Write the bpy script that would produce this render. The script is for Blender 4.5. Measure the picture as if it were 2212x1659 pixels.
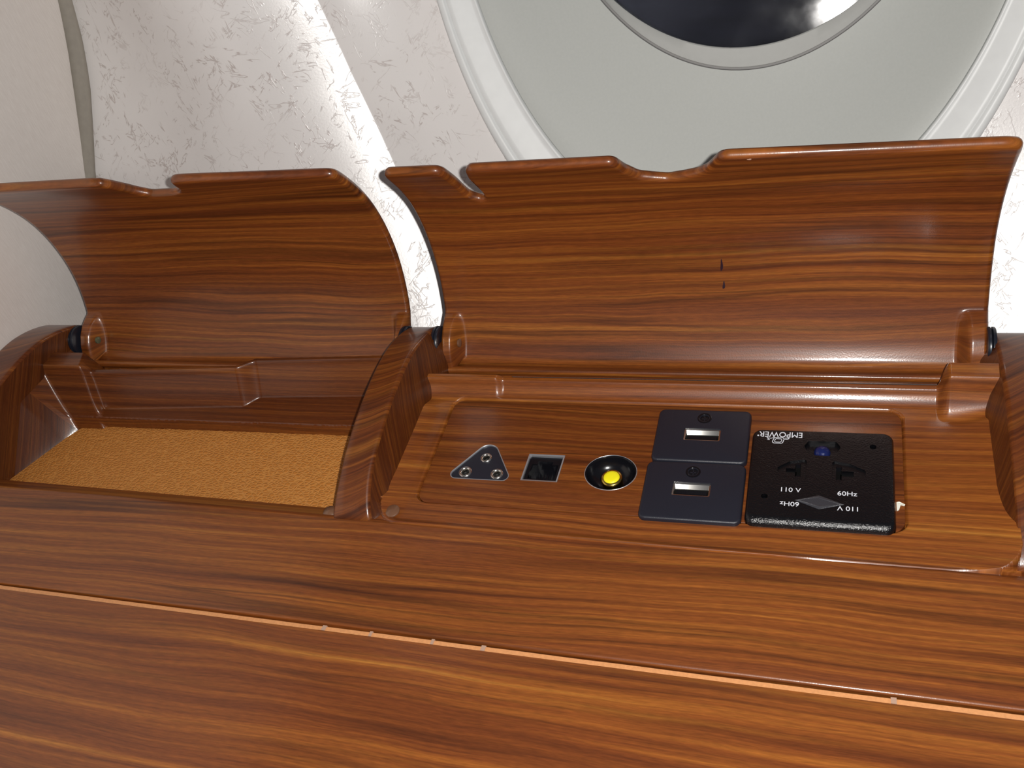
import bpy, bmesh, math, random
from mathutils import Vector, Matrix, noise
random.seed(7)
MM = 0.001
sc = bpy.context.scene
for o in list(bpy.data.objects):
    bpy.data.objects.remove(o)
col = sc.collection

# ------------------------------------------------------------------ camera
CAM = Vector((29.172, -258.392, 275.230)) * MM
CAM_X = Vector((0.946569, 0.245387, -0.209267))      # image right
CAM_Y = Vector((-0.020851, 0.694092, 0.719584))      # image up
cam_d = bpy.data.cameras.new('camera')
cam_d.sensor_width = 36.0
cam_d.lens = 36.0 * 2076.0 / 2212.0
cam_d.clip_start = 0.005
cam_d.clip_end = 20
cam = bpy.data.objects.new('camera', cam_d)
col.objects.link(cam)
X_ = CAM_X.normalized()
Z_ = X_.cross(CAM_Y).normalized()
Y_ = Z_.cross(X_).normalized()
cam.matrix_world = Matrix(((X_.x, Y_.x, Z_.x, CAM.x), (X_.y, Y_.y, Z_.y, CAM.y), (X_.z, Y_.z, Z_.z, CAM.z), (0, 0, 0, 1)))
sc.camera = cam

# ------------------------------------------------------------------ world, lights, exposure
w = bpy.data.worlds.new('cabin_night')
sc.world = w
w.use_nodes = True
w.node_tree.nodes['Background'].inputs[0].default_value = (0.95, 0.93, 1.0, 1)
w.node_tree.nodes['Background'].inputs[1].default_value = 0.085
ld = bpy.data.lights.new('phone_flash', 'POINT')
ld.energy = 6.2
ld.shadow_soft_size = 0.0022
ld.color = (1.0, 0.97, 0.93)
lo = bpy.data.objects.new('phone_flash', ld)
col.objects.link(lo)
lo.location = CAM + X_ * 0.011 + Y_ * 0.004 + Z_ * 0.004
sc.view_settings.view_transform = 'Standard'
sc.view_settings.look = 'None'
sc.view_settings.exposure = 0.0
sc.view_settings.gamma = 1
sc.view_settings.use_curve_mapping = False

# ------------------------------------------------------------------ node helpers
def new_mat(name):
    m = bpy.data.materials.new(name)
    m.use_nodes = True
    nt = m.node_tree
    return m, nt, nt.nodes['Principled BSDF']

def N(nt, t, **kw):
    n = nt.nodes.new(t)
    for k, v in kw.items():
        if k == 'ins':
            for i, x in v.items():
                n.inputs[i].default_value = x
        else:
            setattr(n, k, v)
    return n

def L(nt, a, b):
    nt.links.new(a, b)

def math_n(nt, op, a, b=None, clamp=False):
    n = N(nt, 'ShaderNodeMath', operation=op)
    n.use_clamp = clamp
    for i, x in enumerate((a, b)):
        if x is None:
            continue
        if isinstance(x, (int, float)):
            n.inputs[i].default_value = x
        else:
            L(nt, x, n.inputs[i])
    return n.outputs[0]

def mixc(nt, fac, a, b, mode='MIX'):
    n = N(nt, 'ShaderNodeMix', data_type='RGBA', blend_type=mode)
    for i, x in ((0, fac), (6, a), (7, b)):
        if isinstance(x, (int, float)):
            n.inputs[i].default_value = x
        elif isinstance(x, tuple):
            n.inputs[i].default_value = (*x, 1)
        else:
            L(nt, x, n.inputs[i])
    return n.outputs[2]

def ramp(nt, fac, stops, interp='LINEAR'):
    r = N(nt, 'ShaderNodeValToRGB')
    r.color_ramp.interpolation = interp
    el = r.color_ramp.elements
    while len(el) < len(stops):
        el.new(0.5)
    for e, (p, c) in zip(el, stops):
        e.position = p
        e.color = (*c, 1) if isinstance(c, tuple) else (c, c, c, 1)
    L(nt, fac, r.inputs[0])
    return r.outputs[0]

def noise_uv(nt, uv, su, sv, off=(0, 0), detail=3, rough=0.55, dim='3D'):
    mp = N(nt, 'ShaderNodeMapping')
    mp.inputs['Scale'].default_value = (su, sv, 1)
    mp.inputs['Location'].default_value = (off[0], off[1], 0)
    L(nt, uv, mp.inputs[0])
    n = N(nt, 'ShaderNodeTexNoise', ins={'Scale': 1.0, 'Detail': detail, 'Roughness': rough})
    L(nt, mp.outputs[0], n.inputs['Vector'])
    return n.outputs['Fac']

def wood(name, seed, tone=1.0, red=0.0, contrast=1.0, wav=1.0, rough=0.3, coat=0.55, bandsc=1.0):
    """polished striped veneer, grain along U (metres), bands across V (metres)"""
    m, nt, bs = new_mat(name)
    uvn = N(nt, 'ShaderNodeUVMap', uv_map='UVMap')
    uv = uvn.outputs[0]
    sx, sy = seed * 3.17, seed * 7.31
    wv = noise_uv(nt, uv, 6, 14, (sx, sy), 2, 0.5)
    wv2 = noise_uv(nt, uv, 45, 120, (sx + 4, sy), 2, 0.5)
    d = math_n(nt, 'ADD', math_n(nt, 'MULTIPLY', math_n(nt, 'SUBTRACT', wv, 0.5), 0.011 * wav),
               math_n(nt, 'MULTIPLY', math_n(nt, 'SUBTRACT', wv2, 0.5), 0.0005 * wav))
    cx = N(nt, 'ShaderNodeCombineXYZ')
    L(nt, d, cx.inputs[1])
    ad = N(nt, 'ShaderNodeVectorMath', operation='ADD')
    L(nt, uv, ad.inputs[0])
    L(nt, cx.outputs[0], ad.inputs[1])
    p = ad.outputs[0]
    broad = noise_uv(nt, p, 2.5, 120 * bandsc, (sx, sy), 3, 0.6)
    mid = noise_uv(nt, p, 5, 480 * bandsc, (sx + 2, sy + 5), 2, 0.6)
    fine = noise_uv(nt, p, 30, 1500, (sx + 7, sy + 1), 3, 0.7)
    fleck = noise_uv(nt, p, 200, 1900, (sx + 1, sy + 9), 2, 0.6)
    ln = noise_uv(nt, p, 2.6, 150 * bandsc, (sx + 11, sy + 3), 1.5, 0.5)
    t = math_n(nt, 'ADD', math_n(nt, 'MULTIPLY', broad, 0.50), math_n(nt, 'MULTIPLY', mid, 0.50))
    c = ramp(nt, t, [(0.28, (0.105, 0.024, 0.0065)), (0.41, (0.185, 0.044, 0.0095)), (0.50, (0.250, 0.065, 0.0120)),
                     (0.59, (0.345, 0.103, 0.0170)), (0.72, (0.500, 0.190, 0.0330))])
    if red:
        c = mixc(nt, red, c, (0.60, 0.40, 0.46), 'MULTIPLY')
    # dark growth lines : thin ridges of a stretched noise
    rid = math_n(nt, 'ABSOLUTE', math_n(nt, 'SUBTRACT', ln, 0.5))
    lin = ramp(nt, rid, [(0.0, 0.46), (0.014, 0.62), (0.055, 1.0)])
    lmask = noise_uv(nt, p, 5, 40, (sx + 21, sy + 13), 1, 0.5)
    lmask = ramp(nt, lmask, [(0.36, 0.15), (0.58, 1.0)])
    lin = mixc(nt, lmask, (1.0, 1.0, 1.0), lin)
    c = mixc(nt, 0.9 * contrast if contrast < 1.1 else 1.0, c, lin, 'MULTIPLY')
    f = ramp(nt, fine, [(0.3, 0.74), (0.7, 1.24)])
    c = mixc(nt, 0.85, c, f, 'MULTIPLY')
    f = ramp(nt, fleck, [(0.32, 0.80), (0.68, 1.17)])
    c = mixc(nt, 0.8, c, f, 'MULTIPLY')
    tone *= 0.80
    c = mixc(nt, 1.0, c, (tone, tone * 1.06, tone * 0.97), 'MULTIPLY')
    L(nt, c, bs.inputs['Base Color'])
    bs.inputs['Roughness'].default_value = rough + 0.12
    bs.inputs['Specular IOR Level'].default_value = 0.35
    bs.inputs['Coat Weight'].default_value = coat
    bs.inputs['Coat Roughness'].default_value = 0.16
    # film on the lacquer: very fine orange peel
    bn = noise_uv(nt, uv, 1500, 1500, (0, 0), 2, 0.5)
    b = N(nt, 'ShaderNodeBump', ins={'Strength': 0.05, 'Distance': 0.0004})
    L(nt, bn, b.inputs['Height'])
    L(nt, b.outputs[0], bs.inputs['Normal'])
    L(nt, b.outputs[0], bs.inputs['Coat Normal'])
    return m

def plain(name, c, rough=0.4, metal=0.0, spec=0.5, grain=0.0, gscale=2500, coat=0.0, var=0.0, gdist=0.0002):
    m, nt, bs = new_mat(name)
    tc = N(nt, 'ShaderNodeTexCoord')
    nz = N(nt, 'ShaderNodeTexNoise', ins={'Scale': gscale, 'Detail': 3.0})
    L(nt, tc.outputs['Object'], nz.inputs['Vector'])
    v = max(var, 0.02)
    f = ramp(nt, nz.outputs['Fac'], [(0.3, 1 - v), (0.7, 1 + v)])
    L(nt, mixc(nt, 1.0, c, f, 'MULTIPLY'), bs.inputs['Base Color'])
    bs.inputs['Roughness'].default_value = rough
    bs.inputs['Metallic'].default_value = metal
    bs.inputs['Specular IOR Level'].default_value = spec
    bs.inputs['Coat Weight'].default_value = coat
    if grain:
        b = N(nt, 'ShaderNodeBump', ins={'Strength': grain, 'Distance': gdist})
        L(nt, nz.outputs['Fac'], b.inputs['Height'])
        L(nt, b.outputs[0], bs.inputs['Normal'])
    return m

# ------------------------------------------------------------------ materials
M = {}
M['ledge'] = wood('veneer_ledge', 1.3, tone=1.0)
M['table'] = wood('veneer_table', 4.1, tone=1.03, contrast=0.7, wav=1.3, bandsc=0.75)
M['lid_left'] = wood('veneer_left_lid', 7.7, tone=1.02, red=0.13, wav=1.6)
M['lid_right'] = wood('veneer_right_lid', 9.2, tone=1.02, red=0.16, wav=1.6)
M['panel'] = wood('veneer_socket_panel', 2.6, tone=0.9, red=0.25)
M['tray'] = wood('veneer_socket_tray', 5.4, tone=1.06, contrast=0.5)
M['bin'] = wood('veneer_bin', 6.6, tone=0.80, red=0.25, contrast=0.5)
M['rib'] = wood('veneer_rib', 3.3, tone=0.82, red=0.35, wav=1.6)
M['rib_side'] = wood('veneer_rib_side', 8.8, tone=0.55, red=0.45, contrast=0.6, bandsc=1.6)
M['edge'] = plain('raw_edge_band', (0.66, 0.30, 0.12), 0.5, var=0.10, gscale=900)
M['nick'] = plain('edge_nick', (0.45, 0.29, 0.21), 0.6)
M['dark_gap'] = plain('dark_gap', (0.012, 0.006, 0.004), 0.8)
M['black'] = plain('black_plastic_satin', (0.0125, 0.0135, 0.022), 0.40, grain=0.25, gscale=5000)
M['black_rough'] = plain('black_plastic_textured', (0.0032, 0.0032, 0.0042), 0.19, spec=0.6, grain=0.8, gscale=2200, gdist=0.00022)
M['black_gloss'] = plain('black_plastic_gloss', (0.005, 0.005, 0.007), 0.2, spec=0.35)
M['void'] = plain('socket_void', (0.002, 0.002, 0.002), 0.6, spec=0.2)
M['chrome'] = plain('nickel_ring', (0.72, 0.70, 0.66), 0.22, 1.0)
M['steel'] = plain('brushed_steel_rim', (0.62, 0.64, 0.68), 0.35, 0.8)
M['brass'] = plain('brass_collar', (0.62, 0.45, 0.12), 0.22, 1.0)
M['yellow'] = plain('yellow_cap', (0.90, 0.80, 0.015), 0.35)
M['print'] = plain('white_print', (0.72, 0.74, 0.80), 0.6)
M['diamond'] = plain('moulded_grey', (0.035, 0.035, 0.042), 0.4, grain=0.5)
M['paper'] = plain('white_paper', (0.80, 0.80, 0.70), 0.8)
M['rubber'] = plain('black_washer', (0.012, 0.014, 0.022), 0.3)
M['pin'] = plain('hinge_pin_metal', (0.16, 0.17, 0.10), 0.4, 0.5)
M['pin_brown'] = plain('brown_plug', (0.16, 0.075, 0.04), 0.35, coat=0.3)
M['ink'] = plain('dark_ink', (0.018, 0.003, 0.010), 0.5)
M['chip'] = plain('chipped_paint', (0.75, 0.50, 0.38), 0.7)
M['bezel'] = plain('window_bezel_plastic', (0.74, 0.755, 0.75), 0.42, var=0.015, gscale=200)
M['reveal'] = plain('window_reveal_plastic', (0.45, 0.465, 0.44), 0.5, grain=0.06, gscale=900, var=0.015)
M['reveal_in'] = plain('window_inner_ring', (0.47, 0.475, 0.455), 0.5, var=0.015, gscale=300)
M['groove'] = plain('window_groove', (0.24, 0.235, 0.23), 0.6)
M['gap_grey'] = plain('grey_gap', (0.33, 0.30, 0.255), 0.8, var=0.05, gscale=300)
M['hull'] = plain('window_backing', (0.006, 0.007, 0.012), 0.5)

# leather
m, nt, bs = new_mat('tan_leather')
tc = N(nt, 'ShaderNodeTexCoord')
mp = N(nt, 'ShaderNodeMapping')
mp.inputs['Scale'].default_value = (430, 740, 460)
mp.inputs['Rotation'].default_value = (0, 0, 0.25)
L(nt, tc.outputs['Object'], mp.inputs[0])
dn = N(nt, 'ShaderNodeTexNoise', ins={'Scale': 0.8, 'Detail': 2.0})
L(nt, mp.outputs[0], dn.inputs['Vector'])
dm = mixc(nt, 0.25, mp.outputs[0], dn.outputs['Color'], 'ADD')
vo = N(nt, 'ShaderNodeTexVoronoi', feature='DISTANCE_TO_EDGE', ins={'Scale': 1.0})
L(nt, dm, vo.inputs['Vector'])
e = ramp(nt, vo.outputs['Distance'], [(0.0, 0.0), (0.22, 1.0)])
L(nt, mixc(nt, e, (0.60, 0.26, 0.060), (0.52, 0.195, 0.035)), bs.inputs['Base Color'])
bs.inputs['Roughness'].default_value = 0.48
b = N(nt, 'ShaderNodeBump', ins={'Strength': 0.75, 'Distance': 0.0003})
L(nt, e, b.inputs['Height'])
L(nt, b.outputs[0], bs.inputs['Normal'])
M['leather'] = m

# wall vinyl : off-white film with embossed brownish straw marks
m, nt, bs = new_mat('wall_vinyl')
uv = N(nt, 'ShaderNodeUVMap', uv_map='UVMap').outputs[0]
def straws(ang, seed, s1, s2, thr):
    mp = N(nt, 'ShaderNodeMapping')
    mp.inputs['Rotation'].default_value = (0, 0, ang)
    mp.inputs['Location'].default_value = (seed, seed * 1.7, seed)
    L(nt, uv, mp.inputs[0])
    a = noise_uv(nt, mp.outputs[0], s1 * 0.62, s2 * 0.62, (seed, seed), 3.0, 0.6)
    r = math_n(nt, 'ABSOLUTE', math_n(nt, 'SUBTRACT', a, 0.5))
    r = ramp(nt, r, [(0.0, 1.0), (thr * 0.7, 1.0), (thr * 1.9, 0.0)])
    k = noise_uv(nt, mp.outputs[0], 60, 105, (seed + 3, seed), 2, 0.6)
    k = ramp(nt, k, [(0.555, 0.0), (0.60, 1.0)])
    return math_n(nt, 'MULTIPLY', r, k)
s = straws(0.3, 1.0, 60, 210, 0.008)
for a_, sd, p1, p2, th in ((1.25, 5.0, 55, 200, 0.008), (-0.7, 9.0, 70, 240, 0.007), (2.2, 14.0, 90, 260, 0.008), (0.9, 19.0, 50, 190, 0.006)):
    s = math_n(nt, 'MAXIMUM', s, straws(a_, sd, p1, p2, th))
dens = noise_uv(nt, uv, 26, 26, (11.4, 2.7), 2, 0.5)
dens = ramp(nt, dens, [(0.40, 0.25), (0.58, 1.0)])
s2 = math_n(nt, 'MULTIPLY', s, dens)
tone_n = noise_uv(nt, uv, 14, 14, (1, 2), 2, 0.5)
basec = mixc(nt, ramp(nt, tone_n, [(0.4, 0.0), (0.6, 1.0)]), (0.80, 0.77, 0.755), (0.85, 0.825, 0.81))
L(nt, mixc(nt, math_n(nt, 'MULTIPLY', s2, 0.62), basec, (0.42, 0.345, 0.32)), bs.inputs['Base Color'])
bs.inputs['Roughness'].default_value = 0.30
bs.inputs['Specular IOR Level'].default_value = 0.65
fine = noise_uv(nt, uv, 900, 900, (0, 0), 3, 0.6)
hh = math_n(nt, 'ADD', math_n(nt, 'MULTIPLY', fine, 0.35), math_n(nt, 'MULTIPLY', s, 0.5))
b = N(nt, 'ShaderNodeBump', ins={'Strength': 0.40, 'Distance': 0.0003})
L(nt, hh, b.inputs['Height'])
L(nt, b.outputs[0], bs.inputs['Normal'])
M['vinyl'] = m

# partition fabric
m, nt, bs = new_mat('partition_fabric')
tc = N(nt, 'ShaderNodeTexCoord')
mp = N(nt, 'ShaderNodeMapping')
mp.inputs['Scale'].default_value = (1, 1400, 160)
L(nt, tc.outputs['Object'], mp.inputs[0])
n1 = N(nt, 'ShaderNodeTexNoise', ins={'Scale': 1.0, 'Detail': 3.0})
L(nt, mp.outputs[0], n1.inputs['Vector'])
L(nt, mixc(nt, ramp(nt, n1.outputs['Fac'], [(0.3, 0.0), (0.7, 1.0)]), (0.80, 0.745, 0.70), (0.87, 0.82, 0.775)), bs.inputs['Base Color'])
bs.inputs['Roughness'].default_value = 0.75
b = N(nt, 'ShaderNodeBump', ins={'Strength': 0.15, 'Distance': 0.0003})
L(nt, n1.outputs['Fac'], b.inputs['Height'])
L(nt, b.outputs[0], bs.inputs['Normal'])
M['partition'] = m

# panes
m, nt, bs = new_mat('window_pane_glass')
bs.inputs['Base Color'].default_value = (0.80, 0.84, 1.0, 1)
bs.inputs['Transmission Weight'].default_value = 1.0
bs.inputs['IOR'].default_value = 1.5
tc = N(nt, 'ShaderNodeTexCoord')
nz = N(nt, 'ShaderNodeTexNoise', ins={'Scale': 60.0, 'Detail': 4.0})
L(nt, tc.outputs['Object'], nz.inputs['Vector'])
L(nt, ramp(nt, nz.outputs['Fac'], [(0.3, 0.03), (0.75, 0.09)]), bs.inputs['Roughness'])
M['glass'] = m
m, nt, bs = new_mat('smudged_outer_pane')
tc = N(nt, 'ShaderNodeTexCoord')
mp = N(nt, 'ShaderNodeMapping')
mp.inputs['Scale'].default_value = (25, 400, 25)
L(nt, tc.outputs['Object'], mp.inputs[0])
nz = N(nt, 'ShaderNodeTexNoise', ins={'Scale': 1.0, 'Detail': 4.0})
L(nt, mp.outputs[0], nz.inputs['Vector'])
L(nt, mixc(nt, nz.outputs['Fac'], (0.010, 0.011, 0.024), (0.035, 0.038, 0.068)), bs.inputs['Base Color'])
bs.inputs['Roughness'].default_value = 0.33
bs.inputs['Specular IOR Level'].default_value = 0.8
M['outer_pane'] = m
m, nt, bs = new_mat('led_lens')
bs.inputs['Base Color'].default_value = (0.012, 0.02, 0.11, 1)
bs.inputs['Roughness'].default_value = 0.08
bs.inputs['Transmission Weight'].default_value = 0.3
tc = N(nt, 'ShaderNodeTexCoord')
wv = N(nt, 'ShaderNodeTexNoise', ins={'Scale': 1200.0})
L(nt, tc.outputs['Object'], wv.inputs['Vector'])
b = N(nt, 'ShaderNodeBump', ins={'Strength': 0.6, 'Distance': 0.0004})
L(nt, wv.outputs['Fac'], b.inputs['Height'])
L(nt, b.outputs[0], bs.inputs['Normal'])
M['lens'] = m

# ------------------------------------------------------------------ object helpers
def tag(o, label=None, cat=None, group=None, kind=None):
    if label: o['label'] = label
    if cat: o['category'] = cat
    if group: o['group'] = group
    if kind: o['kind'] = kind
    return o

def empty(name, loc, label, cat, group=None):
    o = bpy.data.objects.new(name, None)
    o.empty_display_size = 0.01
    o.location = loc
    col.objects.link(o)
    return tag(o, label, cat, group)

def link(name, me, mats, parent=None, smooth=True, auto=None):
    """mesh given in world coordinates (metres)"""
    o = bpy.data.objects.new(name, me)
    for mt in (mats if isinstance(mats, (list, tuple)) else [mats]):
        me.materials.append(M[mt])
    col.objects.link(o)
    if parent:
        o.parent = parent
        off = Vector(parent.location)
        p = parent.parent
        while p:
            off += Vector(p.location)
            p = p.parent
        me.transform(Matrix.Translation(-off))
    else:
        # origin at the base of the mesh
        cx = sum((v.co for v in me.vertices), Vector()) / max(1, len(me.vertices))
        cx.z = min(v.co.z for v in me.vertices)
        me.transform(Matrix.Translation(-cx))
        o.location = cx
    if smooth:
        for p in me.polygons:
            p.use_smooth = True
        if auto:
            me.set_sharp_from_angle(angle=math.radians(auto))
    return o

def mesh(name, verts, faces, uvs=None, mi=None):
    me = bpy.data.meshes.new(name)
    me.from_pydata([tuple(c * MM for c in v) for v in verts], [], faces)
    if uvs:
        ul = me.uv_layers.new(name='UVMap')
        for lp in me.loops:
            ul.data[lp.index].uv = uvs[lp.vertex_index]
    if mi:
        for p, k in zip(me.polygons, mi):
            p.material_index = k
    me.validate()
    me.update()
    return me

def sm(t):
    t = max(0.0, min(1.0, t))
    return t * t * (3 - 2 * t)

def lerp(a, b, t):
    return a + (b - a) * t

def interp(x, pts):
    if x <= pts[0][0]: return pts[0][1]
    for (a, b), (c, d) in zip(pts, pts[1:]):
        if x <= c:
            return b + (d - b) * (x - a) / (c - a)
    return pts[-1][1]

def frange(a, b, n):
    return [a + (b - a) * i / (n - 1) for i in range(n)]

def catmull(pts, n):
    """dense smooth resample of a list of tuples"""
    P = [Vector(p) for p in pts]
    P = [P[0] * 2 - P[1]] + P + [P[-1] * 2 - P[-2]]
    out = []
    for i in range(1, len(P) - 2):
        p0, p1, p2, p3 = P[i - 1:i + 3]
        for k in range(n):
            t = k / n
            out.append(0.5 * ((2 * p1) + (p2 - p0) * t + (2 * p0 - 5 * p1 + 4 * p2 - p3) * t * t + (3 * p1 - p0 - 3 * p2 + p3) * t ** 3))
    out.append(P[-2])
    return out

def rrect(x0, x1, y0, y1, r, n=6):
    pts = []
    for cx, cy, a0 in ((x1 - r, y1 - r, 0), (x0 + r, y1 - r, 90), (x0 + r, y0 + r, 180), (x1 - r, y0 + r, 270)):
        for k in range(n + 1):
            a = math.radians(a0 + 90 * k / n)
            pts.append((cx + r * math.cos(a), cy + r * math.sin(a)))
    return pts

def rpoly(P, r, n=6):
    """rounded polygon, P counter-clockwise, r radius (or list)"""
    out = []
    k = len(P)
    for i in range(k):
        p, a, b = Vector(P[i]), Vector(P[i - 1]), Vector(P[(i + 1) % k])
        ri = r[i] if isinstance(r, (list, tuple)) else r
        da, db = (a - p).normalized(), (b - p).normalized()
        half = math.acos(max(-1, min(1, da.dot(db)))) / 2
        d = ri / math.tan(half)
        c = p + (da + db).normalized() * (ri / math.sin(half))
        s, e = p + da * d - c, p + db * d - c
        a0, a1 = math.atan2(s.y, s.x), math.atan2(e.y, e.x)
        while a1 < a0: a1 += 2 * math.pi
        if a1 - a0 > math.pi: a1 -= 2 * math.pi
        for t in range(n + 1):
            an = a0 + (a1 - a0) * t / n
            out.append((c.x + ri * math.cos(an), c.y + ri * math.sin(an)))
    return out

def circle(cx, cy, r, n=40, ry=None):
    ry = ry or r
    return [(cx + r * math.cos(2 * math.pi * k / n), cy + ry * math.sin(2 * math.pi * k / n)) for k in range(n)]

def inset(loop, d):
    """move a ccw loop inwards by d (mm)"""
    n = len(loop)
    out = []
    for i in range(n):
        a, b = Vector(loop[i - 1]), Vector(loop[(i + 1) % n])
        t = (b - a)
        if t.length < 1e-9:
            out.append(loop[i]); continue
        t.normalize()
        out.append((loop[i][0] - t.y * d, loop[i][1] + t.x * d))
    return out

def loft(levels, cap0=True, cap1=True, close=False):
    """levels: list of (loop2d, z); returns verts, faces (closed loops)"""
    v, f = [], []
    n = len(levels[0][0])
    for lp, z in levels:
        v += [(x, y, z) for x, y in lp]
    for k in range(len(levels) - 1):
        for i in range(n):
            j = (i + 1) % n
            f.append((k * n + i, k * n + j, (k + 1) * n + j, (k + 1) * n + i))
    if cap0: f.append(tuple(range(n))[::-1])
    if cap1: f.append(tuple((len(levels) - 1) * n + i for i in range(n)))
    return v, f

def plate(name, loop, z0, z1, bev, mat, parent=None, uv=None, auto=40, cuts=None, bsteps=4):
    lv = [(loop, z0), (loop, z1 - bev)]
    for k in range(1, bsteps + 1):
        a = math.pi / 2 * k / bsteps
        lv.append((inset(loop, bev * (1 - math.cos(a))), z1 - bev + bev * math.sin(a)))
    v, f = loft(lv)
    me = mesh(name, v, f, [(x * MM, (y - z) * MM) for x, y, z in v] if uv else None)
    if cuts:
        me = cut(me, cuts)
    return link(name, me, mat, parent, auto=auto)

def cut(me, cutters):
    """boolean difference with prisms (loop, z0, z1)"""
    o = bpy.data.objects.new('tmp', me)
    col.objects.link(o)
    cu = []
    for lp, z0, z1 in cutters:
        v, f = loft([(lp, z0), (lp, z1)])
        cm = mesh('tmpc', v, f)
        c = bpy.data.objects.new('tmpc', cm)
        col.objects.link(c)
        md = o.modifiers.new('b', 'BOOLEAN')
        md.operation = 'DIFFERENCE'
        md.solver = 'EXACT'
        md.object = c
        cu.append(c)
    dg = bpy.context.evaluated_depsgraph_get()
    r = bpy.data.meshes.new_from_object(o.evaluated_get(dg))
    for c in cu + [o]:
        bpy.data.objects.remove(c)
    return r

def lathe(name, prof, c, mat, parent=None, n=48, auto=50, axis='z', tilt=None):
    """prof: list of (r, z) ; c centre (x,y,z) mm"""
    v, f = [], []
    for r, z in prof:
        for k in range(n):
            a = 2 * math.pi * k / n
            p = (r * math.cos(a), r * math.sin(a), z) if axis == 'z' else (z, r * math.cos(a), r * math.sin(a))
            v.append((c[0] + p[0], c[1] + p[1], c[2] + p[2]))
    for q in range(len(prof) - 1):
        for k in range(n):
            j = (k + 1) % n
            f.append((q * n + k, q * n + j, (q + 1) * n + j, (q + 1) * n + k))
    f.append(tuple(range(n))[::-1])
    f.append(tuple((len(prof) - 1) * n + k for k in range(n)))
    me = mesh(name, v, f)
    bm = bmesh.new(); bm.from_mesh(me)
    bmesh.ops.recalc_face_normals(bm, faces=bm.faces)
    bm.to_mesh(me); bm.free()
    return link(name, me, mat, parent, auto=auto)

def heightfield(name, xs, ys, fn, mat, parent, uvf, skirt=None):
    v, uvs, f = [], [], []
    nx, ny = len(xs), len(ys)
    for y in ys:
        for x in xs:
            z = fn(x, y)
            v.append((x, y, z))
            uvs.append(uvf(x, y, z))
    for j in range(ny - 1):
        for i in range(nx - 1):
            f.append((j * nx + i, j * nx + i + 1, (j + 1) * nx + i + 1, (j + 1) * nx + i))
    if skirt is not None:           # closes the tray downwards so it has a body
        ring = [i for i in range(nx)] + [j * nx + nx - 1 for j in range(1, ny)] + \
               [(ny - 1) * nx + i for i in range(nx - 2, -1, -1)] + [j * nx for j in range(ny - 2, 0, -1)]
        b = len(v)
        for r in ring:
            x, y, z = v[r]
            v.append((x, y, skirt)); uvs.append(uvs[r])
        n = len(ring)
        for k in range(n):
            q = (k + 1) % n
            f.append((ring[k], b + k, b + q, ring[q]))
        f.append(tuple(b + k for k in range(n))[::-1])
    return link(name, mesh(name, v, f, uvs), mat, parent)

def sd_rrect(x, y, x0, x1, y0, y1, r):
    cx, cy = (x0 + x1) / 2, (y0 + y1) / 2
    qx, qy = abs(x - cx) - (x1 - x0) / 2 + r, abs(y - cy) - (y1 - y0) / 2 + r
    return math.hypot(max(qx, 0), max(qy, 0)) + min(max(qx, qy), 0) - r

# ================================================================== SETTING
TW = math.radians(24)
Y0 = 118.0
SEC = {}
def wall_section(z, curved):
    """y of the side wall: a plane leaning back 24 degrees by the window, leaning back more and more near the console"""
    key = (round(z, 3), curved)
    if key in SEC: return SEC[key]
    zr = 60.0 if curved else 55.0
    y = Y0 + zr * math.tan(TW)
    if z >= zr and not curved:
        y = Y0 + z * math.tan(TW)
    else:
        n = 40
        for i in range(n):
            q = zr + (z - zr) * (i + .5) / n
            if curved:
                T = max(11.0, 28.3 - 0.155 * q) if q > -40 else 34.5
            else:
                T = 24 + (q - 55) * -0.22 if q > -30 else 43.0
            y += math.tan(math.radians(T)) * (z - zr) / n
    SEC[key] = y
    return y
def crease_x(z):
    return interp(z, [(-110, -128), (-32, -160), (10, -176), (40, -187.5), (84.7, -202.5), (117, -210.8), (340, -268)])
AC = math.radians(31.5)
def part_edge(z):
    return interp(z, [(-120, 70.0), (0, 96.0), (52, 122.0), (72, 135.0), (93, 148.0), (113, 160.0), (134, 170.5), (320, 250.0)])
def wall_y(x, z):
    s = crease_x(z) - x
    if s > -0.3:       # panel flares towards the cabin left of the crease
        y = wall_section(z, True)
        R = 92.0
        ss = max(0, min(s, R))
        y -= math.tan(AC) * (ss - ss * ss / (2 * R))
        y = lerp(y, part_edge(z) + 9.0, sm((s - 25) / (140.0 if z > 0 else 160.0)))
    else:
        y = lerp(wall_section(z, True), wall_section(z, False), sm(-s / 38.0))
        if x > 66 and z < 55:
            d = min(x - 66, 60)
            y -= 0.0027 * d * d * (1 - sm((z - 5) / 50))
    return max(y, 72.0)
zs = frange(-110, 340, 136)
v, uvs, f = [], [], []
ss = [-1.6, -1.0, -0.5, 0, 0.5, 1.0, 1.6]
left = frange(-205, -3, 70)
right = frange(3, 420, 120)
cols_ = left + ss + right
WC = (-20.5, 182.0)                       # window centre x, distance up the wall (mm)
def to_wall(x, u, d=0):                   # window-plane coordinates -> world; d towards the cabin
    return (x, Y0 + u * math.sin(TW) - d * math.cos(TW), u * math.cos(TW) + d * math.sin(TW))
for z in zs:
    for c in cols_:
        x = crease_x(z) + c
        if c > 1.6: x = crease_x(z) + c
        y = wall_y(x, z)
        if abs(c) < 2.2: y += 0.0
        v.append((x, y, z))
        uvs.append((x * MM, z * MM / math.cos(TW)))
nx = len(cols_)
for j in range(len(zs) - 1):
    for i in range(nx - 1):
        q = (j * nx + i, j * nx + i + 1, (j + 1) * nx + i + 1, (j + 1) * nx + i)
        mx = sum(v[k][0] for k in q) / 4
        mu = sum(v[k][2] for k in q) / 4 / math.cos(TW)
        if ((mx - WC[0]) / 134.5) ** 2 + ((mu - WC[1] - 1) / 203) ** 2 < 1:
            continue                      # opening behind the window surround
        f.append(q)
wall = link('wall_back', mesh('wall_back', v, f, uvs), 'vinyl')
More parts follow.
